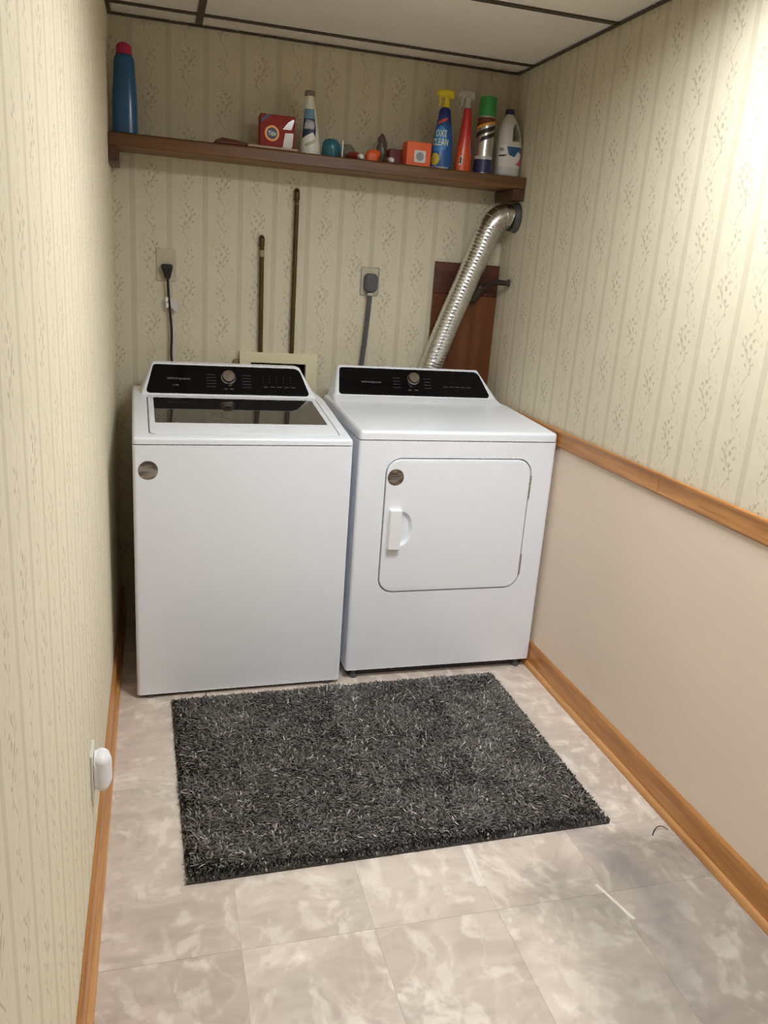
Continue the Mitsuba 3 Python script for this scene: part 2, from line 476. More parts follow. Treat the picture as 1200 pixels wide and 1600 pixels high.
def skirting(key, x, s, zt, yend):
    """profile board against the wall at x, s = +1 facing +x; with a shoe moulding"""
    prof = [(0, 0.0), (0.010, 0.0), (0.010, zt - 0.018), (0.0088, zt - 0.008), (0.005, zt - 0.002), (0.003, zt), (0, zt)]
    q = sg.Polygon([(x + s * a, b) for a, b in prof])
    M = frame((0, 0, 0), (1, 0, 0), (0, 0, 1), (0, -1, 0))
    S(key, put(extr(q, 0.002, yend), M), 'm_oak_y', 25)
    a = np.linspace(0, np.pi / 2, 7)
    shoe = sg.Polygon([(x + s * 0.0101, 0.0003)] + [(x + s * (0.0101 + 0.012 * math.cos(t)), 0.0003 + 0.020 * math.sin(t)) for t in a])
    S(key + '__shoe_moulding', put(extr(shoe, 0.002, yend), M), 'm_oak_shoe', 25)
    lab(key + '__shoe_moulding', 'lighter rounded oak shoe moulding')
    struct(key)


skirting('baseboard_left', 0.0003, 1, 0.095, 2.94)
skirting('baseboard_right', W - 0.0043, -1, 0.098, -YF - 0.002)

# chair rail on the right-hand wall, in lengths
for y0, y1 in ((-1.359, -0.003), (-3.2, -1.361), (YF + .003, -3.202)):
    z0, z1 = 0.873, 0.933
    prof = [(0, z0), (0.007, z0), (0.0095, z0 + .005), (0.0095, z0 + .010), (0.0075, z0 + .017), (0.0075, z1 - .016), (0.0100, z1 - .010), (0.0100, z1 - .003), (0.008, z1), (0, z1)]
    q = sg.Polygon([(W - 0.0043 - a, b) for a, b in prof])
    S('trim_1__rail_length', put(extr(q, -y1, -y0), frame((0, 0, 0), (1, 0, 0), (0, 0, 1), (0, -1, 0))), 'm_oak_y', 25)
struct('trim_1')
lab('trim_1', 'honey oak chair rail running along the right-hand wall')

# suspended ceiling: slab above, tiles, bars
S('ceiling', mbox(-1.8, W + 0.1, -5.2, 0.1, H + 0.16, H + 0.26), 'm_plain_white')
struct('ceiling')
ys = [0.0, -0.145, -0.75, -1.355, -1.528, -2.132, -2.565, -3.17, YF]
xs = [0.0, 0.307, W]
for i in range(len(ys) - 1):
    for j in range(2):
        x0, x1, y0, y1 = xs[j] + .004, xs[j + 1] - .004, ys[i + 1] + .004, ys[i] - .004
        if j == 1 and y0 < (LY0 + LY1) / 2 < y1:
            S('ceiling__tile', cbox(x0, LX0 - .001, y0, y1, H + 0.004, H + 0.02, 0.002), 'm_ceiling_tile')
            x0 = LX1 + .024
        S('ceiling__tile', cbox(x0, x1, y0, y1, H + 0.004, H + 0.02, 0.002), 'm_ceiling_tile')


def tbar(x0, x1, y0, y1):
    return box(x0, x1, y0, y1, H - 0.0005, H + 0.0035)


S('ceiling__runner_bar', tbar(0.307 - .012, 0.307 + .012, YF + .001, -.001), 'm_grid')
for y in ys[1:-1]:
    S('ceiling__cross_bar', tbar(0.001, 0.2949, y - .012, y + .012), 'm_grid')
    S('ceiling__cross_bar', tbar(0.3191, W - .001, y - .012, y + .012), 'm_grid')
for a in ((0.0005, 0.014, YF + .001, -.001), (W - .014, W - .0005, YF + .001, -.001), (0.001, W - .001, -0.018, -.0005), (0.001, W - .001, YF + .0005, YF + .018)):
    x0, x1, y0, y1 = a
    S('ceiling__wall_angle', box(x0, x1, y0, y1, H - 0.003, H - 0.0007), 'm_grid')

LZ = 0.078     # depth of the diffuser above the ceiling
# recessed lamp in one ceiling bay (outside the frame, it lights the room)
S('ceiling_light__housing', mbox(LX0 + .004, LX1 + .02, LY0 + .001, LY1 - .001, H + 0.004, H + 0.1) - mbox(LX0 + .01, LX1 + .014, LY0 + .007, LY1 - .007, H - 0.1, H + 0.095), 'm_lamp_side')
d = trimesh.Trimesh([(LX0 + .012, LY0 + .012, H + LZ), (LX1 + .01, LY0 + .012, H + LZ), (LX1 + .01, LY1 - .012, H + LZ), (LX0 + .012, LY1 - .012, H + LZ)], [(0, 2, 1), (0, 3, 2)], process=False)
S('ceiling_light__diffuser', d, 'm_diffuser', emitter={'type': 'area', 'radiance': {'type': 'rgb', 'value': [LAMP * c for c in LAMP_TINT]}})
lab('ceiling_light', 'white fluorescent light panel set into the dark ceiling grid', 'ceiling light')

# added unseen lamp behind the viewer, brightens right wall and machine fronts
S('ceiling_light_001__housing', mbox(L2X0, L2X1, L2Y0, L2Y1, H + 0.06, H + 0.1595) - mbox(L2X0 + .006, L2X1 - .006, L2Y0 + .006, L2Y1 - .006, H - 0.1, H + 0.15), 'm_plain_white')
d = trimesh.Trimesh([(L2X0 + .008, L2Y0 + .008, H + .062), (L2X1 - .008, L2Y0 + .008, H + .062), (L2X1 - .008, L2Y1 - .008, H + .062), (L2X0 + .008, L2Y1 - .008, H + .062)], [(0, 2, 1), (0, 3, 2)], process=False)
S('ceiling_light_001__diffuser', d, 'm_diffuser', emitter={'type': 'area', 'radiance': {'type': 'rgb', 'value': [LAMP2 * c for c in LAMP_TINT]}})
lab('ceiling_light_001', 'added square fill light, unseen behind the viewer', 'ceiling light')


# ------------------------------------------------------------------ washer
def appliance_frame(x, y, rot):
    c, s = math.cos(rot), math.sin(rot)
    return frame((x, y, 0), (c, s, 0), (-s, c, 0), (0, 0, 1))


def face(M, o, tdir):
    """frame on a sloping front face: local x across, y up the slope, z outwards; o = (x, d, z)"""
    t = np.array([0, tdir[0], tdir[1]]) / np.hypot(*tdir)
    n = np.cross([1.0, 0, 0], t)
    return M @ frame(o, (1, 0, 0), t, n)


MW = appliance_frame(0.0773, -0.7896, 0.0239)
w, D = 0.6971, 0.675
body = mextr(rrect(0, w, 0, D, 0.012), 0.014, 0.8715)
S('washing_machine__cabinet', put(body, MW), 'm_enamel', 30)
S('washing_machine__seam', put(mextr(rrect(0.004, w - .004, 0.004, D - .004, 0.010), 0.8716, 0.8749), MW), 'm_seam', 30)
lab('washing_machine__seam', 'dark seam under the top')
sl = (0.941 - 0.885) / 0.458
R = 0.012
top = sphull([(x, d, z) for x in (R, w - R) for d, z in ((R, .885), (R, .86), (.47, .941), (D - R, .941), (D - R, .86))], R)
top = top.trim_by_plane((0, 0, 1), 0.875)
LM = frame((0, R, .885 + R / math.cos(math.atan(sl))), (1, 0, 0), np.array([0, 1, sl]) / math.hypot(1, sl), np.cross([1.0, 0, 0], np.array([0, 1, sl]) / math.hypot(1, sl)))
rec = mextr(rrect(0.0488, 0.6612, 0.0158, 0.4522, 0.0262), -0.012, 0.05)
top = top - rec.transform(LM[:3])
S('washing_machine__top', put(top, MW), 'm_enamel', 30)
lid_o = rrect(0.0525, 0.6575, 0.0195, 0.4485, 0.023)
lid = plate(lid_o, -0.0115, 0.003, 0.004) - mextr(rrect(0.071, 0.639, 0.128, 0.414, 0.006), 0.0005, 0.02)
S('washing_machine__lid_gap_shade', put(mextr(rrect(0.049, 0.661, 0.016, 0.452, 0.026).difference(rrect(0.0526, 0.6574, 0.0196, 0.4484, 0.023)), -0.0118, -0.0035), MW @ LM), 'm_seam')  # grey filler darkens the lid gap in place of its shadow
lab('washing_machine__lid_gap_shade', 'grey strip standing for the shade in the gap round the lid')
S('washing_machine__lid', put(lid, MW @ LM), 'm_enamel', 30)
S('washing_machine__lid__glass', put(plate(rrect(0.0715, 0.6385, 0.1285, 0.4135, 0.0055), 0.0006, 0.0033, 0.0006), MW @ LM), 'm_lid_glass')
lab('washing_machine__lid__glass', 'dark tinted glass window in the lid')


def console(M, name, xb, xt, pb, pt, back, ext_b, mats, rb=0.012, corner=(0.012, 0.03)):
    """console with a sloping black panel: xb, xt = panel's bottom and top x-range, pb, pt = (d, z) of its lower and upper edge"""
    t = np.array([pt[0] - pb[0], pt[1] - pb[1]])
    L = np.hypot(*t)
    t /= L
    n = np.array([-t[1], t[0]])
    cb = np.array(pb) - n * rb - t * 0.03
    ct = np.array(pt) - n * rb + t * 0.004
    g0, g1 = ext_b
    kx = lambda z: None
    P = []
    fl = 0.012
    P += [(xb[0] - g0, cb[0], cb[1]), (xb[1] + g1, cb[0], cb[1]), (xt[0] + 0.004, ct[0], ct[1]), (xt[1] - 0.004, ct[0], ct[1])]
    P += [(xb[0] - g0, back - rb, cb[1]), (xb[1] + g1, back - rb, cb[1]), (xt[0] + 0.006, back - 0.03, ct[1] - 0.004), (xt[1] - 0.006, back - 0.03, ct[1] - 0.004)]
    S(name + '__console', put(sphull(P, rb), M), 'm_enamel', 30)
    F = face(M, (0, pb[0], pb[1]), t)
    a, b = corner
    poly = sg.Polygon([(xb[0], 0), (xb[1], 0), (xt[1], L), (xt[0], L)])
    left = poly.buffer(-a, join_style=2).buffer(a, quad_segs=8)
    right = poly.buffer(-b, join_style=2).buffer(b, quad_segs=8)
    xm = (xt[0] + xt[1]) / 2
    q = left.intersection(sg.box(-1, -1, xm, 1)).union(right.intersection(sg.box(xm, L / 2, 9, 9))).union(left.intersection(sg.box(xm - .001, -1, 9, L / 2 + .001))).convex_hull
    S(name + '__console__control_panel', put(plate(q, -0.001, 0.0022, 0.0008), F), 'm_black_glass', 25)
    lab(name + '__console__control_panel', 'glossy black control panel')
    return F, L


F, L = console(MW, 'washing_machine', (0.047, 0.643), (0.076, 0.611), (0.472, 0.958), (0.552, 1.050), 0.665, (0.015, 0.024), None)
ZP = 0.0023
S('washing_machine__console__lettering', put(cat(text('Whirlpool', 0.122, 0.056, width=0.083, height=0.011), text('HE', 0.142, 0.032, width=0.022, height=0.005)), F @ frame((0, 0, ZP), (1, 0, 0), (0, 1, 0), (0, 0, 1))), 'm_print')
lab('washing_machine__console__lettering', 'small grey lettering')


def dial(name, F, x, y, r):
    S(name, put(lathe([(r, ZP), (r, ZP + .004), (r * .92, ZP + .006), (r * .88, ZP + .016), (r * .82, ZP + .019), (r * .3, ZP + .0195)], 40), F @ frame((x, y, 0), (1, 0, 0), (0, 1, 0), (0, 0, 1))), 'm_dial', 35)
    lab(name, 'round metallic selector dial')


dial('washing_machine__console__dial', F, 0.342, 0.070, 0.027)


def marks(spots):
    return cat(*[box(x, x + l, y, y + h, ZP, ZP + .0003) for x, y, l, h in spots])


sp = [(0.262, 0.030 + 0.013 * i, 0.034, 0.0028) for i in range(5)] + [(0.392, 0.030 + 0.013 * i, 0.034, 0.0028) for i in range(5)]
sp += [(0.325, 0.020, 0.012, 0.006), (0.345, 0.020, 0.014, 0.006)]
sp += [(0.470 + 0.026 * i, 0.034, 0.017, 0.0045) for i in range(5)] + [(0.468 + 0.026 * i, 0.055 + 0.012 * j, 0.003, 0.003) for i in range(5) for j in range(3)]
S('washing_machine__console__printed_marks', put(marks(sp), F), 'm_print_dim')
lab('washing_machine__console__printed_marks', kind='stuff')


def badge(key, M, x, z, r=0.030):
    Fv = M @ frame((x, 0, z), (1, 0, 0), (0, 0, 1), (0, -1, 0))
    S(key, put(lathe([(r, -.0003), (r, .0006), (r * .96, .0010), (r * .3, .0011)], 40), Fv), 'm_badge', 30)
    S(key + '__printed_lines', put(cat(*[box(-l, l, y, y + .0022, .00125, .0015) for y, l in ((-.010, .017), (-.003, .020), (.005, .016))]), Fv), 'm_print')
    lab(key, 'round brownish silver sticker')
    return key


badge('washing_machine__sticker', MW, 0.0455, 0.792)
S('washing_machine__base', put(mextr(rrect(0.012, w - .012, 0.014, D - .012, 0.010), 0.0030, 0.0138), MW), 'm_dark')  # added dark slab, paints the shade under the washer
lab('washing_machine__base', 'dark slab standing for the shade under the machine')
for x in (0.045, w - 0.045):
    for d in (0.024, D - 0.06):
        S('washing_machine__foot', put(lathe([(.022, 0.0004), (.022, .008), (.012, .010), (.012, .0145)], 20), MW @ frame((x, d, 0), (1, 0, 0), (0, 1, 0), (0, 0, 1))), 'm_grey_rubber', 30)
lab('washing_machine', 'white top-loading washing machine with dark glass lid, beside the left wall', 'washing machine')

# ------------------------------------------------------------------ dryer
MD = appliance_frame(0.7997, -0.7512, 0.0071)
w, D = 0.7305, 0.620
ZT = 0.8875
body = mextr(rrect(0, w, 0, D, 0.012), 0.034, ZT)
door_o = rrect(0.102, 0.639, 0.340, 0.825, 0.052)
FV = frame((0, 0, 0), (1, 0, 0), (0, 0, 1), (0, -1, 0))          # local: x across, y up, z out of the front
body = body - mextr(door_o.buffer(0.0044), -0.012, 0.05).transform(FV[:3])
S('dryer__cabinet', put(body, MD), 'm_enamel', 30)
S('dryer__door_gap_shade', put(mextr(door_o.buffer(0.0042), -0.0118, -0.0108), MD @ FV), 'm_seam')  # shade of the door gap, put in as a grey sheet
lab('dryer__door_gap_shade', 'grey sheet standing for the shade in the gap around the door')
S('dryer__seam', put(mextr(rrect(0.004, w - .004, 0.004, D - .004, 0.010), ZT + .0001, ZT + .0039), MD), 'm_seam', 30)
lab('dryer__seam', 'dark seam under the top')
R = 0.014
top = sphull([(x, d, z) for x in (R, w - R) for d, z in ((R, .909), (R, .88), (.44, .931), (D - R, .931), (D - R, .88))], R)
top = top.trim_by_plane((0, 0, 1), ZT + .004)
S('dryer__top', put(top, MD), 'm_enamel', 30)
F, L = console(MD, 'dryer', (0.034, 0.668), (0.046, 0.628), (0.490, 0.966), (0.562, 1.060), 0.610, (0.012, 0.030), None)
cove = sphull([(x0, d, z) for d, z, x0 in ((.430, .930, .016), (.430, .930, w - .030), (.50, .954, .022), (.50, .954, w - .044), (.56, .93, .02), (.56, .93, w - .04))], 0.012)
S('dryer__console__ledge', put(cove, MD), 'm_enamel', 30)
S('dryer__console__lettering', put(text('Whirlpool', 0.128, 0.050, width=0.080, height=0.010), F @ frame((0, 0, ZP), (1, 0, 0), (0, 1, 0), (0, 0, 1))), 'm_print')
lab('dryer__console__lettering', 'small grey lettering')
dial('dryer__console__dial', F, 0.345, 0.074, 0.025)
sp = [(0.258, 0.034 + 0.014 * i, 0.030, 0.0026) for i in range(4)] + [(0.388, 0.034 + 0.014 * i, 0.030, 0.0026) for i in range(4)]
sp += [(0.318, 0.022, 0.014, 0.006), (0.345, 0.022, 0.016, 0.006), (0.330, 0.036, 0.004, 0.010)]
sp += [(0.470 + 0.025 * i, 0.042, 0.018, 0.0045) for i in range(5)]
S('dryer__console__printed_marks', put(marks(sp), F), 'm_print_dim')
lab('dryer__console__printed_marks', kind='stuff')

door = plate(door_o, -0.0105, 0.004, 0.004)
half = sg.Polygon([(0.15, 0.512)] + [(0.168 + 0.040 * math.cos(t), 0.576 + 0.064 * math.sin(t)) for t in np.linspace(-math.pi / 2, math.pi / 2, 24)] + [(0.15, 0.640)])
cut = m3.Manifold.hull_points(np.vstack([np.column_stack([np.array(q.exterior.coords)[:-1], np.full(len(q.exterior.coords) - 1, z)]) for q, z in ((half, 0.0045), (sa.scale(half, 0.82, 0.86, origin=(0.15, 0.576)), -0.0085))]))
door = door - cut
S('dryer__door', put(door, MD @ FV), 'm_enamel_door', 30)
S('dryer__door__handle', put(rbox(0.119, 0.163, 0.504, 0.650, 0.003, 0.026, 0.005), MD @ FV), 'm_white_plastic', 30)
lab('dryer__door__handle', 'white upright bar handle')
badge('dryer__door__sticker', MD @ frame((0, -0.004, 0), (1, 0, 0), (0, 1, 0), (0, 0, 1)), 0.134, 0.762, 0.029)
for z0, z1 in ((0.680, 0.768), (0.386, 0.468)):
    S('dryer__hinge', put(mextr(rrect(0.6378, 0.6465, z0, z1, 0.003), -0.008, 0.0012), MD @ FV), 'm_steel')
lab('dryer__hinge', 'grey hinge edge')
S('dryer__base', put(mextr(rrect(0.012, w - .012, 0.030, D - .012, 0.010), 0.0030, 0.0338), MD), 'm_dark')  # added dark slab fills the open gap, reads as shade below the dryer
lab('dryer__base', 'dark slab standing for the shade under the machine')
for x in (0.035, w - 0.045):
    for d in (0.020, D - 0.06):
        S('dryer__foot', put(lathe([(.014, 0.0004), (.014, .012), (.008, .015), (.008, .036)], 20), MD @ frame((x, d, 0), (1, 0, 0), (0, 1, 0), (0, 0, 1))), 'm_grey_rubber', 30)
lab('dryer', 'white front-loading clothes dryer with a square door, beside the right-hand wall', 'dryer')

# ------------------------------------------------------------------ shag rug
corners = np.array([(0.188, -0.828), (1.357, -0.795), (1.358, -1.655), (0.208, -1.676)])


def rug_xy(a, b):
    a, b = a[..., None], b[..., None]
    return corners[0] * (1 - a) * (1 - b) + corners[1] * a * (1 - b) + corners[2] * a * b + corners[3] * (1 - a) * b


ring = sg.Polygon(corners).buffer(-0.004).buffer(0.004)
S('rug__backing', extr(ring, 0.0004, 0.005), 'm_shag_back')
NR = 62000
a, b = rng.random(NR), rng.random(NR)
base = np.column_stack([rug_xy(a, b), np.full(NR, 0.005)])
q3 = lambda p, s, o: np.column_stack([p[:, 0] * s + o, p[:, 1] * s, np.full(len(p), o * 1.7)])
ang = 2 * np.pi * meshkit.fbm(q3(base, 9.0, 3), 3) * 1.6 + rng.normal(0, 1.3, NR)
edge = np.minimum.reduce([a, 1 - a, b * 0.72, (1 - b) * 0.72])
lean = np.clip(edge * 26, 0.35, 1) * np.clip(0.80 + 0.7 * (meshkit.fbm(q3(base, 12.0, 8), 3) - 0.5) + rng.normal(0, 0.28, NR), 0.05, 1.15)
edge = np.minimum.reduce([a, 1 - a, b * 0.72, (1 - b) * 0.72])
height = (0.024 + 0.010 * rng.random(NR)) * (0.75 + 0.5 * meshkit.fbm(q3(base, 16.0, 5), 2)) * np.clip(0.32 + edge * 17, 0, 1)
dirn = np.column_stack([np.cos(ang), np.sin(ang), np.zeros(NR)])
side = np.column_stack([-np.sin(ang + rng.normal(0, 0.8, NR)), np.cos(ang), np.zeros(NR)])
side /= np.linalg.norm(side, axis=1, keepdims=True)
wid = 0.0019 + 0.0014 * rng.random(NR)
V = []
for t, bend, k in ((0.0, 0.0, 1.0), (0.45, 0.25, 1.0), (0.8, 0.62, 0.9), (1.0, 1.0, 0.35)):
    c = base + dirn * (lean * height * 1.25 * bend)[:, None]
    c[:, 2] += height * t * (1 - 0.35 * lean * t)
    V += [c - side * (wid * k)[:, None], c + side * (wid * k)[:, None]]
V = np.stack(V, 1).reshape(-1, 3)
o = (np.arange(NR) * 8)[:, None, None]
Fc = np.array([(0, 1, 3), (0, 3, 2), (2, 3, 5), (2, 5, 4), (4, 5, 7), (4, 7, 6)])[None]
tone = np.clip(rng.normal(0.088, 0.034, NR), 0.024, None)
lightf = rng.random(NR) < 0.075
tone[lightf] = rng.uniform(0.20, 0.48, lightf.sum())
tone *= 0.85 + 0.3 * meshkit.fbm(q3(base, 30.0, 2), 3)
col = tone[:, None] * np.array([1.06, 1.0, 0.92])
S('rug__pile', trimesh.Trimesh(V, (o + Fc).reshape(-1, 3), process=False), 'm_shag', False, color=np.repeat(col, 8, 0))
lab('rug__pile', kind='stuff')
lab('rug', 'dark grey shaggy rug lying on the floor before the two machines', 'rug')

# ------------------------------------------------------------------ shelf
ZS = 1.820
prof = [(-0.002, 1.776), (-0.183, 1.776), (-0.187, 1.780), (-0.187, 1.814), (-0.184, 1.8185), (-0.178, ZS), (-0.002, ZS)]
S('shelf__board', put(extr(sg.Polygon(prof), 0.002, W - 0.002), frame((0, 0, 0), (0, 1, 0), (0, 0, 1), (1, 0, 0))), 'm_walnut', 25)
pl_ = sg.Polygon([(-0.003, 1.7755), (-0.182, 1.7755), (-0.186, 1.765), (-0.185, 1.740), (-0.176, 1.727), (-0.160, 1.722), (-0.003, 1.722)])
S('shelf__bracket', put(extr(pl_, 0.001, 0.030), frame((0, 0, 0), (0, 1, 0), (0, 0, 1), (1, 0, 0))), 'm_walnut_y', 25)
S('shelf__bracket', cbox(W - 0.050, W - 0.001, -0.186, -0.003, 1.734, 1.7755, 0.002), 'm_walnut_y')
lab('shelf', 'dark brown wooden wall shelf spanning the back wall above the machines', 'shelf')
Z0 = ZS + 0.0006

# blue bottle with magenta cap
bc = (0.056, -0.120)
S('softener_bottle__body', loft([(Z0, .036, .028, *bc, 2.6), (Z0 + .004, .042, .034, *bc, 2.6), (Z0 + .10, .041, .034, *bc, 2.6), (Z0 + .17, .037, .031, *bc, 2.5), (2.045, .034, .029, *bc, 2.3), (2.060, .031, .027, *bc, 2.2), (2.068, .024, .023, *bc, 2)]), 'm_blue_bottle', 40)
S('softener_bottle__cap', loft([(2.0685, .026, .025, *bc, 2), (2.092, .025, .024, *bc, 2), (2.099, .021, .020, *bc, 2), (2.105, .010, .010, *bc, 2)]), 'm_magenta', 40)
lab('softener_bottle__cap', 'magenta cap')
at = lambda z: (np.interp(z, (Z0, 1.92, 1.99, 2.045), (.042, .041, .037, .034)), np.interp(z, (Z0, 1.92, 1.99, 2.045), (.034, .034, .031, .029)))
S('softener_bottle__emblem', clad(at, patch(sg.Point(-.004, Z0 + .014).buffer(.010)), *bc, turn=0.6, off=.0008), 'm_yellow_print')
lab('softener_bottle', 'tall blue plastic bottle with magenta cap at the left end of the shelf', 'bottle')

# flat dark red packet
S('flat_packet', sphull([(0.362, -.16, Z0 + .006), (0.470, -.16, Z0 + .006), (0.362, -.11, Z0 + .006), (0.470, -.11, Z0 + .006), (0.385, -.13, Z0 + .020), (0.430, -.13, Z0 + .017), (0.462, -.13, Z0 + .011)], .006), 'm_brown_red', 30)
lab('flat_packet', 'flat brownish red packet lying on the shelf left of the detergent box', 'packet')
# pale strip of card at the shelf's front edge
S('card_strip', cbox(0.470, 0.648, -0.185, -0.155, Z0, Z0 + 0.0075, 0.001), 'm_card')
lab('card_strip', 'pale tan strip of card lying before the red detergent box', 'card')

# red detergent box
bx0, bx1, by0, by1, bz1 = 0.515, 0.640, -0.150, -0.095, 1.938
S('detergent_box__carton', cbox(bx0, bx1, by0, by1, Z0, bz1, 0.0025), 'm_red_box')
FB = frame((bx0, by0 - .0002, Z0), (1, 0, 0), (0, 0, 1), (0, -1, 0))
ring_ = sg.Point(0.043, 0.055).buffer(0.026, quad_segs=16)
S('detergent_box__logo_ring', put(extr(ring_.difference(sg.Point(0.043, 0.055).buffer(.019, quad_segs=16)), 0, .0006), FB), 'm_ring')
S('detergent_box__logo_disc', put(extr(sg.Point(0.043, 0.055).buffer(.0188, quad_segs=16), 0, .0005), FB), 'm_navy')
S('detergent_box__lettering', put(text('Tide', 0.029, 0.047, width=.028, height=.016, bold=True, depth=.0004), FB @ frame((0, 0, .0005), (1, 0, 0), (0, 1, 0), (0, 0, 1))), 'm_oxi_text')
S('detergent_box__corner_stripe', put(extr(sg.Polygon([(.002, .085), (.002, .098), (.022, .116), (.040, .116)]), 0, .0005), FB), 'm_navy')
S('detergent_box__film_glare', put(cat(extr(sg.Polygon([(.080, .072), (.112, .072), (.122, .104), (.118, .108), (.100, .096)]), .0002, .0012), extr(sg.Polygon([(.082, .010), (.110, .004), (.118, .020), (.120, .062), (.090, .060)]), .0002, .0014)), FB), 'm_film_glare')  # lamp reflections on the clear film, painted as pale patches
lab('detergent_box__film_glare', 'shiny pale patches standing for lamp glare on the clear film')
lab('detergent_box', 'red detergent box with round orange and blue logo standing on the shelf', 'box')

# white tapered bottle
bc = (0.704, -0.120)
wsec = [(Z0, .034, .024), (Z0 + .004, .038, .027), (1.85, .037, .027), (1.90, .031, .025), (1.96, .0235, .022), (1.985, .0200, .0195), (2.000, .0165, .0165), (2.016, .0150, .0150)]
S('stain_bottle__body', loft([(z, rx, ry, bc[0] - .010 * (z - Z0) / .2, bc[1], 2.2) for z, rx, ry in wsec]), 'm_bottle_white', 40)
S('stain_bottle__cap', loft([(2.0165, .0185, .0185, bc[0] - .010, bc[1], 2), (2.031, .0178, .0178, bc[0] - .010, bc[1], 2), (2.034, .015, .015, bc[0] - .010, bc[1], 2)]), 'm_cap_brown', 40)
lab('stain_bottle__cap', 'greyish brown cap')


def wat(z):
    return np.interp(z, [s[0] for s in wsec], [s[1] for s in wsec]), np.interp(z, [s[0] for s in wsec], [s[2] for s in wsec])


def wclad(poly, off, mat, name):
    m = patch(poly)
    m = clad(wat, m, bc[0], bc[1], off=off, turn=0.25)
    m.vertices[:, 0] -= .010 * (m.vertices[:, 2] - Z0) / .2
    S(name, m, mat)


wclad(sg.Polygon([(-.030, 1.872), (.014, 1.896), (.024, 1.880), (.026, 1.905), (.018, 1.972), (-.018, 1.972)]), .0006, 'm_label_dark', 'stain_bottle__label')
wclad(sg.Polygon([(-.024, 1.940), (.021, 1.940), (.017, 1.972), (-.018, 1.972)]), .0012, 'm_label_mid', 'stain_bottle__label__upper_band')
wclad(sg.Polygon([(-.022, 1.905), (.018, 1.905), (.018, 1.932), (-.010, 1.938)]), .0012, 'm_label_grey', 'stain_bottle__label__middle_band')
wclad(sg.Polygon([(-.010, 1.845), (.022, 1.862), (.024, 1.874), (-.020, 1.852)]), .0012, 'm_label_green', 'stain_bottle__label__leaf_stripe')
for i in range(6):
    x = -.014 + .006 * i
    wclad(sg.Polygon([(x, 1.908), (x + .002, 1.908), (x + .003, 1.926), (x + .001, 1.926)]), .0018, 'm_paper_tag', 'stain_bottle__label__letter_stroke')
lab('stain_bottle', 'white tapered bottle with dark blue label beside the red detergent box', 'bottle')

# teal dosing cup and white card
bc = (0.781, -0.118)
S('dosing_cup', loft([(Z0, .027, .027, *bc, 2), (Z0 + .003, .030, .030, *bc, 2), (Z0 + .030, .0335, .0335, *bc, 2), (Z0 + .050, .0310, .0310, *bc, 2), (Z0 + .060, .024, .024, *bc, 2), (Z0 + .064, .012, .012, *bc, 2)]), 'm_teal', 45)
lab('dosing_cup', 'rounded teal blue plastic dosing cup on the shelf beside the white bottle', 'cup')
S('white_card', cbox(0.8165, 0.8205, -0.150, -0.105, Z0, Z0 + 0.060, 0.0006), 'm_white_plastic')
lab('white_card', 'thin white card standing on edge right of the teal cup', 'card')


def lump(c, r, seed, amp=0.35, f=40):
    m = trimesh.creation.icosphere(3)
    v = m.vertices
    k = 1 + amp * (meshkit.fbm(v * 1.6 + seed * 3.1, 3) - 0.5) * 2 + 0.12 * (meshkit.noise(v * 6 + seed) - 0.5)
    m.vertices = v * k[:, None] * np.array(r)
    m.apply_translation(np.array(c) - [0, 0, m.bounds[0][2]] + [0, 0, 0])
    m.apply_translation((0, 0, c[2] - m.bounds[0][2]))
    return m


S('crumpled_bag', lump((0.862, -0.028, Z0), (.034, .016, .030), 2), 'm_sage', True)
lab('crumpled_bag', 'small crumpled dull green bag behind the orange bits on the shelf', 'bag')
# small red tube lying on the shelf, white cap forward
p = np.linspace((0.868, -0.060, Z0 + .0185), (0.884, -0.142, Z0 + .0135), 8)
S('small_tube__body', tube(p, np.array([.0160, .0180, .0180, .0172, .0160, .0148, .0128, .0080])), 'm_orange_dark', 40)
S('small_tube__cap', tube(np.linspace((0.8842, -0.1425, Z0 + .0115), (0.889, -0.166, Z0 + .0103), 4), [.0085, .0100, .0100, .0075]), 'm_white_plastic', 40)
lab('small_tube__cap', 'white cap')
lab('small_tube', 'small brownish red tube with white cap lying beside the crumpled bag', 'tube')
# orange nozzle piece
cx = 0.940
S('orange_nozzle__body', loft([(Z0, .020, .014, cx - .003, -.12, 2.8), (Z0 + .004, .025, .017, cx - .002, -.12, 2.8), (Z0 + .024, .028, .018, cx, -.12, 2.8), (Z0 + .038, .025, .015, cx + .004, -.12, 2.6), (Z0 + .044, .010, .009, cx + .006, -.12, 2)]), 'm_orange', 40)
S('orange_nozzle__spout', tube(spline([(cx + .008, -.12, Z0 + .043), (cx + .010, -.12, Z0 + .060), (cx + .018, -.122, Z0 + .073)], 10), np.linspace(.007, .004, 10)), 'm_sage', 40)
lab('orange_nozzle__spout', 'dull green spout')
lab('orange_nozzle', 'small bright orange bottle with short spout amid the shelf clutter', 'bottle')
# brown film pouch
pm = lump((0.986, -0.072, Z0), (.020, .014, .052), 5, 0.28)
S('film_pouch', pm, 'm_brown_film', True)
lab('film_pouch', 'dark brown translucent pouch slumped beside the dark red carton', 'pouch')
p = np.linspace((1.000, -0.100, Z0 + .0135), (1.002, -0.142, Z0 + .0115), 8)
S('small_tube_001__body', tube(p, np.array([.0115, .0128, .0128, .0122, .0120, .0112, .0105, .0070])), 'm_brown_film', 40)
S('small_tube_001__cap', tube(np.linspace((1.0022, -0.1425, Z0 + .0115), (1.006, -0.166, Z0 + .0103), 4), [.0085, .0100, .0100, .0075]), 'm_white_plastic', 40)
lab('small_tube_001__cap', 'white cap')
lab('small_tube_001', 'small dark brown tube with white cap lying before the brown pouch', 'tube')
S('dark_red_carton', cbox(1.014, 1.076, -0.090, -0.030, Z0, Z0 + 0.060, 0.002), 'm_dark_red')
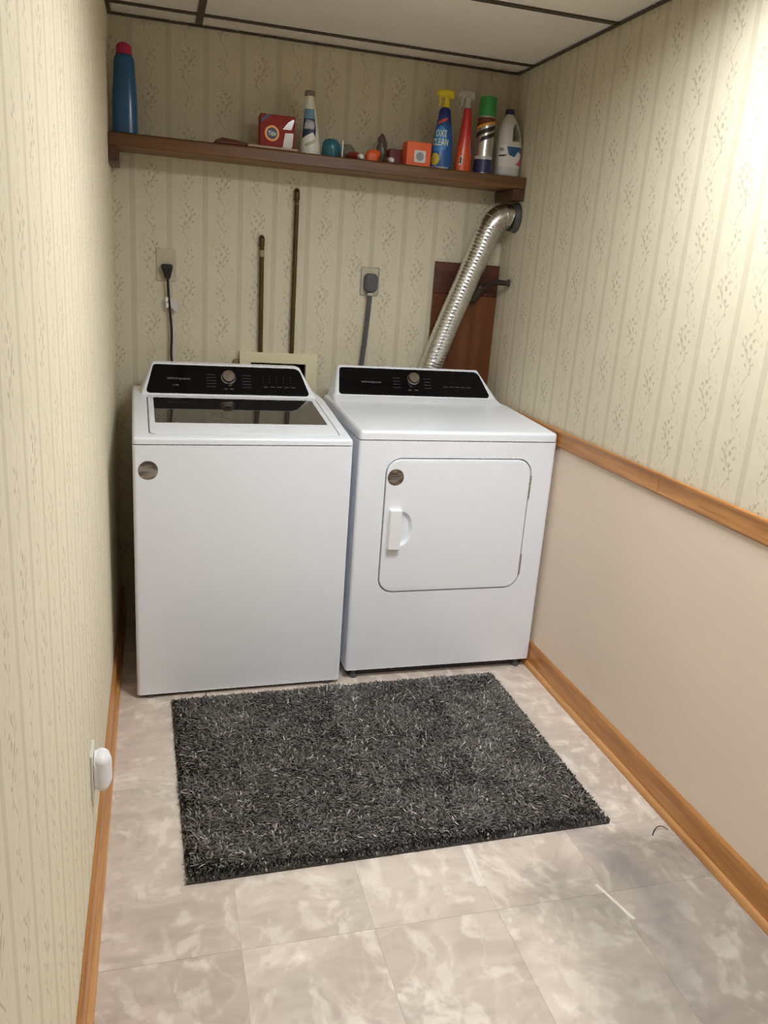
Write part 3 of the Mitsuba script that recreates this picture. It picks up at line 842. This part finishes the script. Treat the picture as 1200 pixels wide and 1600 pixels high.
lab('dark_red_carton', 'small dark red carton behind the orange box', 'carton')

# orange box with white emblem
S('orange_box__carton', cbox(1.062, 1.158, -0.158, -0.095, Z0, 1.905, 0.002), 'm_orange')
FO = frame((1.062, -0.1582, Z0), (1, 0, 0), (0, 0, 1), (0, -1, 0))
S('orange_box__emblem', put(extr(rrect(.030, .075, .013, .055, .004), 0, .0005), FO), 'm_paper_tag')
S('orange_box__emblem__disc', put(extr(sg.Point(.053, .034).buffer(.015), .0005, .0009), FO), 'm_label_grey')
lab('orange_box', 'bright orange carton with small white square emblem beside the blue spray bottle', 'box')


def trigger(name, cx, cy, z, mat, s=1.0, neckmat=None, left=True):
    """spray head: neck, hood with nozzle, trigger lever"""
    f = -1 if left else 1
    S(name + '__spray_head', cat(
        put(lathe([(.0125 * s, 0), (.0135 * s, .002), (.0130 * s, .016 * s), (.010 * s, .020 * s)], 24), frame((cx, cy, z), (1, 0, 0), (0, 1, 0), (0, 0, 1))),
        rbox(cx - .010 * s, cx + .010 * s, cy - .010 * s, cy + .010 * s, z + .016 * s, z + .040 * s, .003),
        sphull([(cx + f * .030 * s, cy, z + .054 * s), (cx + f * .028 * s, cy, z + .046 * s), (cx - f * .022 * s, cy, z + .040 * s), (cx - f * .020 * s, cy, z + .055 * s), (cx, cy, z + .057 * s)], .008 * s),
        cyl((cx + f * .034 * s, cy, z + .049 * s), (cx + f * .042 * s, cy, z + .049 * s), .008 * s)), mat, 30)
    S(name + '__spray_head__trigger', tube(spline([(cx + f * .022 * s, cy, z + .043 * s), (cx + f * .026 * s, cy, z + .030 * s), (cx + f * .024 * s, cy, z + .016 * s), (cx + f * .030 * s, cy, z + .006 * s)], 14), np.linspace(.0055 * s, .0035 * s, 14)), mat, 40)


# blue and yellow stain remover spray
bc = (1.212, -0.120)
osec = [(Z0, .036, .024), (Z0 + .005, .040, .028), (1.87, .040, .029), (1.93, .037, .028), (1.975, .030, .025), (2.005, .0245, .022), (2.030, .0215, .020), (2.038, .014, .014)]


def oat(z):
    return np.interp(z, [s[0] for s in osec], [s[1] for s in osec]), np.interp(z, [s[0] for s in osec], [s[2] for s in osec])


def oclad(m, off, turn=0.45):
    return clad(oat, m, *bc, off=off, turn=turn)


S('stain_spray_bottle__body', loft([(z, rx, ry, *bc, 2.1) for z, rx, ry in osec]), 'm_oxi_blue', 40)
trigger('stain_spray_bottle', bc[0] + .003, bc[1], 2.0385, 'm_yellow', 0.98)
lab('stain_spray_bottle__spray_head', 'bright yellow spray head')
S('stain_spray_bottle__red_flash', oclad(patch(sg.Polygon([(-.020, 1.975), (.016, 1.992), (.018, 2.003), (-.018, 1.988)])), .0006), 'm_red_print')
S('stain_spray_bottle__light_panel', oclad(patch(sg.Polygon([(-.030, 1.880), (.024, 1.890), (.022, 1.955), (-.004, 1.975), (-.028, 1.955)])), .0005), 'm_oxi_light')
t1, t2 = text('OXI', -.022, 1.934, width=.042, height=.024, bold=True), text('CLEAN', -.034, 1.903, width=.064, height=.025, bold=True)
S('stain_spray_bottle__lettering', oclad(cat(t1, t2), .0012), 'm_oxi_text')
S('stain_spray_bottle__yellow_burst', oclad(patch(sg.Point(-.012, 1.855).buffer(.022)), .0007, 0.65), 'm_yellow_print')
S('stain_spray_bottle__base_band', oclad(patch(sg.box(-.040, Z0 + .003, .045, Z0 + .009)), .0006), 'm_silver_print')
lab('stain_spray_bottle', 'blue spray bottle with yellow spray head and pale lettering on the shelf', 'spray bottle')

# red spray bottle with clear head
bc = (1.302, -0.120)
rsec = [(Z0, .030, .021), (Z0 + .005, .033, .024), (1.90, .029, .022), (1.96, .0225, .020), (2.02, .0165, .0165), (2.042, .0150, .0150), (2.046, .011, .011)]


def rat(z):
    return np.interp(z, [s[0] for s in rsec], [s[1] for s in rsec]), np.interp(z, [s[0] for s in rsec], [s[2] for s in rsec])


S('red_spray_bottle__body', loft([(z, rx, ry, *bc, 2.1) for z, rx, ry in rsec]), 'm_red_bottle', 40)
trigger('red_spray_bottle', bc[0] - .002, bc[1], 2.0465, 'm_clear_grey', 0.98)
lab('red_spray_bottle__spray_head', 'pale translucent spray head')
S('red_spray_bottle__label', clad(rat, patch(sg.Polygon([(-.012, Z0 + .020), (.002, Z0 + .026), (.002, Z0 + .058), (-.008, Z0 + .056)])), *bc, turn=0.45), 'm_paper_tag')
S('red_spray_bottle__label__print', clad(rat, patch(sg.Polygon([(-.008, Z0 + .028), (-.001, Z0 + .030), (-.001, Z0 + .053), (-.006, Z0 + .052)])), *bc, off=.0012, turn=0.45), 'm_black_print')
S('red_spray_bottle__blue_flash', clad(rat, patch(sg.Polygon([(.026, Z0 + .070), (.034, Z0 + .066), (.036, Z0 + .130), (.028, Z0 + .126)])), *bc, turn=0.2), 'm_label_blue')
lab('red_spray_bottle', 'slim red spray bottle with pale translucent head between blue bottle and can', 'spray bottle')

# starch can with green cap
bc = (1.384, -0.118)
rc = .0345
S('aerosol_can__body', loft([(Z0, rc - .002, rc - .002, *bc, 2), (Z0 + .002, rc, rc, *bc, 2), (2.022, rc, rc, *bc, 2), (2.028, rc - .003, rc - .003, *bc, 2)], 48), 'm_can', 40)
S('aerosol_can__cap', loft([(2.0285, rc - .001, rc - .001, *bc, 2), (2.089, rc - .0025, rc - .0025, *bc, 2), (2.094, rc - .005, rc - .005, *bc, 2)], 48), 'm_green', 40)
lab('aerosol_can__cap', 'green cap')
cat_ = lambda z: (rc, rc)
for nm, poly, mat, off in (('navy_band', sg.box(-.10, Z0 + .004, .10, Z0 + .052), 'm_navy', .0004), ('silver_band', sg.box(-.10, Z0 + .053, .10, Z0 + .064), 'm_silver_print', .0004),
                           ('top_band', sg.Polygon([(-.045, 1.988), (.045, 2.012), (.045, 2.020), (-.045, 2.020)]), 'm_brown_red', .0004),
                           ('amber_stripe', sg.Polygon([(-.045, 1.978), (.045, 2.004), (.045, 2.012), (-.045, 1.988)]), 'm_ring', .0004),
                           ('black_stripe', sg.Polygon([(-.045, 1.948), (.045, 1.982), (.045, 1.998), (-.045, 1.964)]), 'm_black_print', .0004),
                           ('black_stripe', sg.Polygon([(-.022, 1.932), (.045, 1.958), (.045, 1.974), (-.014, 1.950)]), 'm_black_print', .0004)):
    S('aerosol_can__' + nm, clad(cat_, patch(poly), *bc, off=off, turn=0.35), mat)
lab('aerosol_can', 'silver aerosol can with green cap and navy base band, left of the bleach jug', 'aerosol can')

# bleach jug with handle
bc = (1.493, -0.105)
jsec = [(Z0, .042, .030), (Z0 + .006, .048, .036), (Z0 + .015, .049, .037), (1.94, .049, .037), (1.960, .047, .036), (1.990, .042, .033), (2.015, .034, .028), (2.034, .022, .020), (2.042, .016, .016), (2.046, .015, .015)]
cxs = lambda z: bc[0] - .010 * np.clip((z - 1.94) / .1, 0, 1)
jug = loft([(z, rx, ry, cxs(z), bc[1], 2.5) for z, rx, ry in jsec], 48)
jm = m3.Manifold(m3.Mesh(np.array(jug.vertices, np.float32), np.array(jug.faces, np.uint32)))
hole = sa.translate(sg.Polygon([(1.482, 1.952), (1.510, 1.953), (1.514, 1.965), (1.508, 1.990), (1.497, 2.010), (1.489, 2.012), (1.482, 1.995)]).buffer(.003), 0.011, 0)
jm = jm - mextr(hole, -1, 1).transform(frame((0, 0, 0), (1, 0, 0), (0, 0, 1), (0, -1, 0))[:3])
S('bleach_jug__body', jm, 'm_jug', 40)
S('bleach_jug__cap', loft([(2.0465, .0185, .0185, cxs(2.1), bc[1], 2), (2.060, .0175, .0175, cxs(2.1), bc[1], 2), (2.065, .015, .015, cxs(2.1), bc[1], 2)]), 'm_navy', 40)
lab('bleach_jug__cap', 'navy blue cap')
jat = lambda z: (.049, .037)
JL = 0.30


def jclad(poly, off, mat, name):
    m = patch(poly)
    v = m.vertices
    out = []
    for x, z, d in v:
        a = x / .046 - JL
        c, s_ = math.sin(a), math.cos(a)
        out.append((bc[0] + (.049 + off + d) * np.sign(c) * abs(c) ** (2 / 2.5), bc[1] - (.037 + off + d) * abs(s_) ** (2 / 2.5), z))
    m.vertices = np.array(out)
    S(name, m, mat)


jclad(sg.box(-.040, 1.856, .066, 1.934), .0006, 'm_paper_tag', 'bleach_jug__label')
jclad(sg.Polygon([(-.005, 1.930), (.056, 1.930), (.056, 1.905), (.034, 1.915), (.020, 1.893), (.006, 1.900)]), .0012, 'm_label_blue', 'bleach_jug__label__blue_field')
jclad(sg.Polygon([(.026, 1.866), (.062, 1.862), (.062, 1.928), (.057, 1.930), (.052, 1.890)]), .0012, 'm_pink', 'bleach_jug__label__pink_field')
jclad(sg.Polygon([(-.038, 1.893), (-.012, 1.893), (.004, 1.902), (-.012, 1.899), (-.038, 1.899)]), .0012, 'm_black_print', 'bleach_jug__label__dark_stroke')
jclad(sg.Polygon([(-.038, 1.912), (-.014, 1.912), (-.016, 1.924), (-.038, 1.924)]), .0012, 'm_label_grey', 'bleach_jug__label__grey_mark')
lab('bleach_jug', 'white jug with handle and navy cap at the right-hand end of the shelf', 'jug')

# ------------------------------------------------------------------ services on the back wall
FBW = frame((0, 0, 0), (1, 0, 0), (0, 0, 1), (0, -1, 0))      # x, z on the wall, out of the wall


def wallput(m, x=0.0, z=0.0):
    return put(m, FBW @ frame((x, z, 0), (1, 0, 0), (0, 1, 0), (0, 0, 1)))


# outlet left
S('outlet__cover_plate', wallput(plate(rrect(-.037, .037, -.059, .059, .004), .0003, .0060, .0025), 0.191, 1.396), 'm_cover', 30)
S('outlet__socket', wallput(plate(rrect(-.016, .016, -.013, .013, .006), .006, .0072, .0008), 0.191, 1.421), 'm_cover', 30)
S('outlet__socket', wallput(plate(rrect(-.016, .016, -.013, .013, .006), .006, .0072, .0008), 0.193, 1.375), 'm_ivory', 30)
lab('outlet', 'tan wall outlet plate with a black plug, above the washing machine', 'outlet')
pts = spline([(0.195, -.030, 1.360), (0.1965, -.026, 1.320), (0.199, -.022, 1.27), (0.2055, -.022, 1.20), (0.2085, -.024, 1.12), (0.207, -.024, 1.06), (0.2105, -.026, 1.02), (0.212, -.035, 0.94), (0.212, -.05, 0.88)], 60)
S('washer_power_cord__cable', tube(pts, .0048, 12), 'm_black', 40)
S('washer_power_cord__plug', sphull([(0.180, -.018, 1.392), (0.206, -.018, 1.392), (0.180, -.030, 1.390), (0.206, -.030, 1.390), (0.192, -.026, 1.355), (0.198, -.026, 1.355)], .0085), 'm_black', 35)
S('washer_power_cord__tag', cat(box(.186, .1965, -.0305, -.0295, 1.262, 1.279), box(.188, .1975, -.0305, -.0295, 1.240, 1.259)), 'm_paper_tag')
lilac = put(extr(sg.Polygon([(0, 0), (.016, -.013), (.024, -.013), (.029, .016), (.022, .024), (.010, .022), (.004, .034), (-.003, .030)]), 0, .0008), FBW @ frame((0.207, 1.243, 0.029), (.97, 0, -.2), (0, 1, 0), (.2, 0, .97)))
S('washer_power_cord__tag', lilac, 'm_tag_lilac')
lab('washer_power_cord__tag', 'white folded label')
lab('washer_power_cord__tag_001', 'pale lilac label')
lab('washer_power_cord', 'thin black power cord with paper labels hanging from the left outlet', 'power cord')

# outlet right, steel box with heavy plug
S('dryer_outlet__box', wallput(cat(mextr(rrect(-.038, .038, -.055, .055, .004).difference(rrect(-.034, .034, -.051, .051, .003)), .0003, .012)), 0.9905, 1.391), 'm_steel', 30)
S('dryer_outlet__cover_plate', wallput(plate(rrect(-.0335, .0335, -.0505, .0505, .003), .0003, .008, .001), 0.9905, 1.391), 'm_cover', 30)
lab('dryer_outlet', 'steel framed wall outlet box with a heavy grey plug, above the dryer', 'outlet')
S('dryer_power_cord__plug', wallput(plate(rrect(-.0265, .0265, -.037, .036, .020), .0085, .040, .010), 0.990, 1.384), 'm_grey_rubber', 35)
S('dryer_power_cord__clamp', rbox(.975, 1.003, -.036, -.014, 1.331, 1.345, .004), 'm_steel', 35)
pts = spline([(0.989, -.025, 1.346), (0.988, -.024, 1.30), (0.984, -.022, 1.22), (0.978, -.022, 1.13), (0.970, -.024, 1.04), (0.965, -.028, 0.97), (0.962, -.04, 0.90)], 50)
S('dryer_power_cord__cable', tube(pts, .0095, 14), 'm_grey_rubber', 40)
lab('dryer_power_cord', 'thick grey power cord with large plug running down behind the dryer', 'power cord')

# copper pipes
for nm, x0, x1, zt, z1, lb in (('copper_pipe', 0.548, 0.553, 1.522, 1.452, 'shorter brown copper pipe on the back wall, left of the taller one'), ('copper_pipe', 0.678, 0.679, 1.703, 1.655, 'taller brown copper pipe on the back wall, right of the shorter one')):
    key = nm if 'copper_pipe__riser' not in scene else nm + '_001'
    S(key + '__riser', tube([(x0, -.0165, zt - .022), (x0 * .5 + x1 * .5, -.0165, (zt + 1.088) / 2), (x1, -.0165, 1.0882)], .0088, 16), 'm_copper', 40)
    S(key + '__elbow', tube(spline([(x0, -.0008, zt), (x0, -.009, zt), (x0, -.0155, zt - .006), (x0, -.0165, zt - .014), (x0, -.0165, zt - .030)], 18), np.where(np.linspace(0, 1, 18) > .75, .0112, .0105), 16), 'm_copper', 40)
    S(key + '__coupling', tube([(x0, -.0165, zt - .045), (x0, -.0165, zt - .046), (x0, -.0165, z1 + .001), (x0, -.0165, z1)], [.009, .0100, .0100, .009], 16), 'm_solder', 40)
    lab(key, lb, 'pipe')

# washing machine outlet box
fr = sg.box(0.471, 0.888, 0.784, 1.087).difference(sg.box(BX0, BZ0, BX1, BZ1))
S('supply_box__frame', wallput(mextr(fr, .0003, .028)), 'm_cream')
rcs = mbox(BX0 - .0015, BX1 + .0015, 0.0005, 0.0915, BZ0 - .0015, BZ1 + .0015) - mbox(BX0 + .0005, BX1 - .0005, -0.1, 0.09, BZ0 + .0005, BZ1 - .0005)
S('supply_box__recess', rcs, 'm_dark')
lab('supply_box__recess', 'dark recess')
for x in (0.572, 0.672):
    S('supply_box__valve', cat(cyl((x, 0.088, 0.99), (x, 0.03, 0.99), .011), cyl((x, 0.045, 0.985), (x, 0.045, 1.020), .009), put(lathe([(.018, 0), (.020, .004), (.018, .008)], 20), frame((x, .045, 1.0205), (1, 0, 0), (0, 1, 0), (0, 0, 1)))), 'm_steel', 35)
lab('supply_box', 'cream framed water supply box in the wall behind the washing machine', 'supply box')
S('wall_peg', put(lathe([(.013, .0003), (.013, .012), (.010, .020), (.003, .021)], 20), FBW @ frame((0.457, 1.042, 0), (1, 0, 0), (0, 1, 0), (0, 0, 1))), 'm_peg', 35)
lab('wall_peg', 'small round tan peg on the wall left of the cream supply box', 'peg')

# brown boards
S('wooden_board', cbox(1.263, 1.5455, -.019, -.0004, 1.362, 1.487, .0015), 'm_board_dark')
lab('wooden_board', 'short dark reddish board fixed across the wall behind the silver duct, the upper one', 'board')
S('wooden_board_001', cbox(1.263, 1.5455, -.019, -.0004, 0.10, 1.3605, .0015), 'm_board')
lab('wooden_board_001', 'long upright orange brown board on the wall behind the dryer, the lower one', 'board')

# gas pipe with valve
gp = spline([(1.455, -.045, 1.372), (1.468, -.060, 1.395), (1.487, -.085, 1.416), (1.505, -.108, 1.421), (1.522, -.128, 1.421), (1.5385, -.146, 1.421)], 40)
S('gas_pipe__pipe', tube(gp, .0105, 14), 'm_iron', 40)
S('gas_pipe__valve', cat(sphull([(1.448, -.034, 1.374), (1.430, -.036, 1.352), (1.440, -.040, 1.372), (1.452, -.05, 1.392)], .0225), cyl((1.440, -.0195, 1.362), (1.440, -.040, 1.362), .018)), 'm_iron', 35)
S('gas_pipe__flange', cyl((1.5412, -.1475, 1.421), (1.5335, -.143, 1.421), .0145), 'm_iron', 35)
lab('gas_pipe', 'black iron pipe bending from a valve to the right-hand wall', 'pipe')

# vent duct
path = spline([(1.518, -.128, 1.674), (1.490, -.128, 1.673), (1.464, -.128, 1.658), (1.440, -.126, 1.624), (1.412, -.120, 1.545), (1.378, -.114, 1.450), (1.345, -.108, 1.355), (1.313, -.098, 1.255), (1.284, -.086, 1.155), (1.256, -.076, 1.050), (1.238, -.074, 0.970), (1.224, -.074, 0.900)], 620)
s = np.concatenate([[0], np.cumsum(np.linalg.norm(np.diff(path, axis=0), axis=1))])
k0 = np.searchsorted(s, 0.085)
hose = path[k0:]
sh = s[k0:]
rip = np.abs(np.sin(np.pi * sh / 0.0140)) ** 0.7
tb = tube(hose, .0474 + .0013 * rip, 32, caps=False)
v = tb.vertices
tb.vertices = v + (meshkit.noise(v * 70.0)[:, None] - 0.5) * 0.0016
S('vent_duct__hose', tb, 'm_foil', True)
lab('vent_duct__hose', 'ribbed silver foil hose')
el = path[:k0 + 6]
S('vent_duct__elbow', tube(el, .0485 + .0022 * (np.abs(((np.linspace(0, 3.999, len(el))) % 1) - .5) > .38), 32, caps=False), 'm_foil_smooth', 40)
S('vent_duct__collar', put(lathe([(.0500, 0), (.0575, .0002), (.0575, .004), (.0545, .006), (.0535, .026), (.0500, .027)], 36), frame((W - .0004, -.128, 1.674), (0, 1, 0), (0, 0, 1), (-1, 0, 0))), 'm_collar', 35)
lab('vent_duct__collar', 'dark grey wall collar')
lab('vent_duct', 'silver foil dryer duct running from the right-hand wall down behind the dryer', 'duct')

# plug-in on the left wall
FL = frame((0, -1.615, 0.300), (0, -1, 0), (0, 0, 1), (1, 0, 0))
FL = frame((0, -1.615, 0.300), (0, 1, 0), (0, 0, 1), (1, 0, 0))
S('outlet_001__cover_plate', put(plate(rrect(-.036, .036, -.058, .058, .004), .0003, .006, .0025), FL), 'm_ivory', 30)
S('outlet_001__socket', put(plate(rrect(-.016, .016, -.034, -.006, .006), .006, .0072, .0008), FL), 'm_ivory', 30)
lab('outlet_001', 'ivory wall outlet low on the left wall above the oak skirting', 'outlet')
pi_ = sphull([(x, y, .022) for x in (-.010, .010) for y in (-.028, .028)] + [(0, y, .026) for y in (-.022, .022)], .0185)
S('plug_in__body', put(pi_.trim_by_plane((0, 0, 1), .0078), FL), 'm_white_plastic', 40)
S('plug_in__rim', put(plate(rrect(-.027, .027, -.045, .045, .026), .0074, .0200, .004), FL), 'm_white_plastic', 40)
lab('plug_in', 'white oval plug-in device on the low left wall outlet', 'plug-in')

# stray twig by the right skirting
tw = spline([(1.452, -1.722, .0022), (1.468, -1.706, .004), (1.486, -1.700, .009), (1.500, -1.7035, .006), (1.508, -1.712, .003)], 24)
S('stray_wire', tube(tw, np.linspace(.0016, .0010, 24), 8), 'm_iron', 40)
lab('stray_wire', 'short bent dark wire lying on the floor by the right-hand skirting', 'wire')

for k, v in list(scene.items()):
    if v.get('type') == 'ply' and '__' not in k and k not in labels:
        print('unlabelled', k)
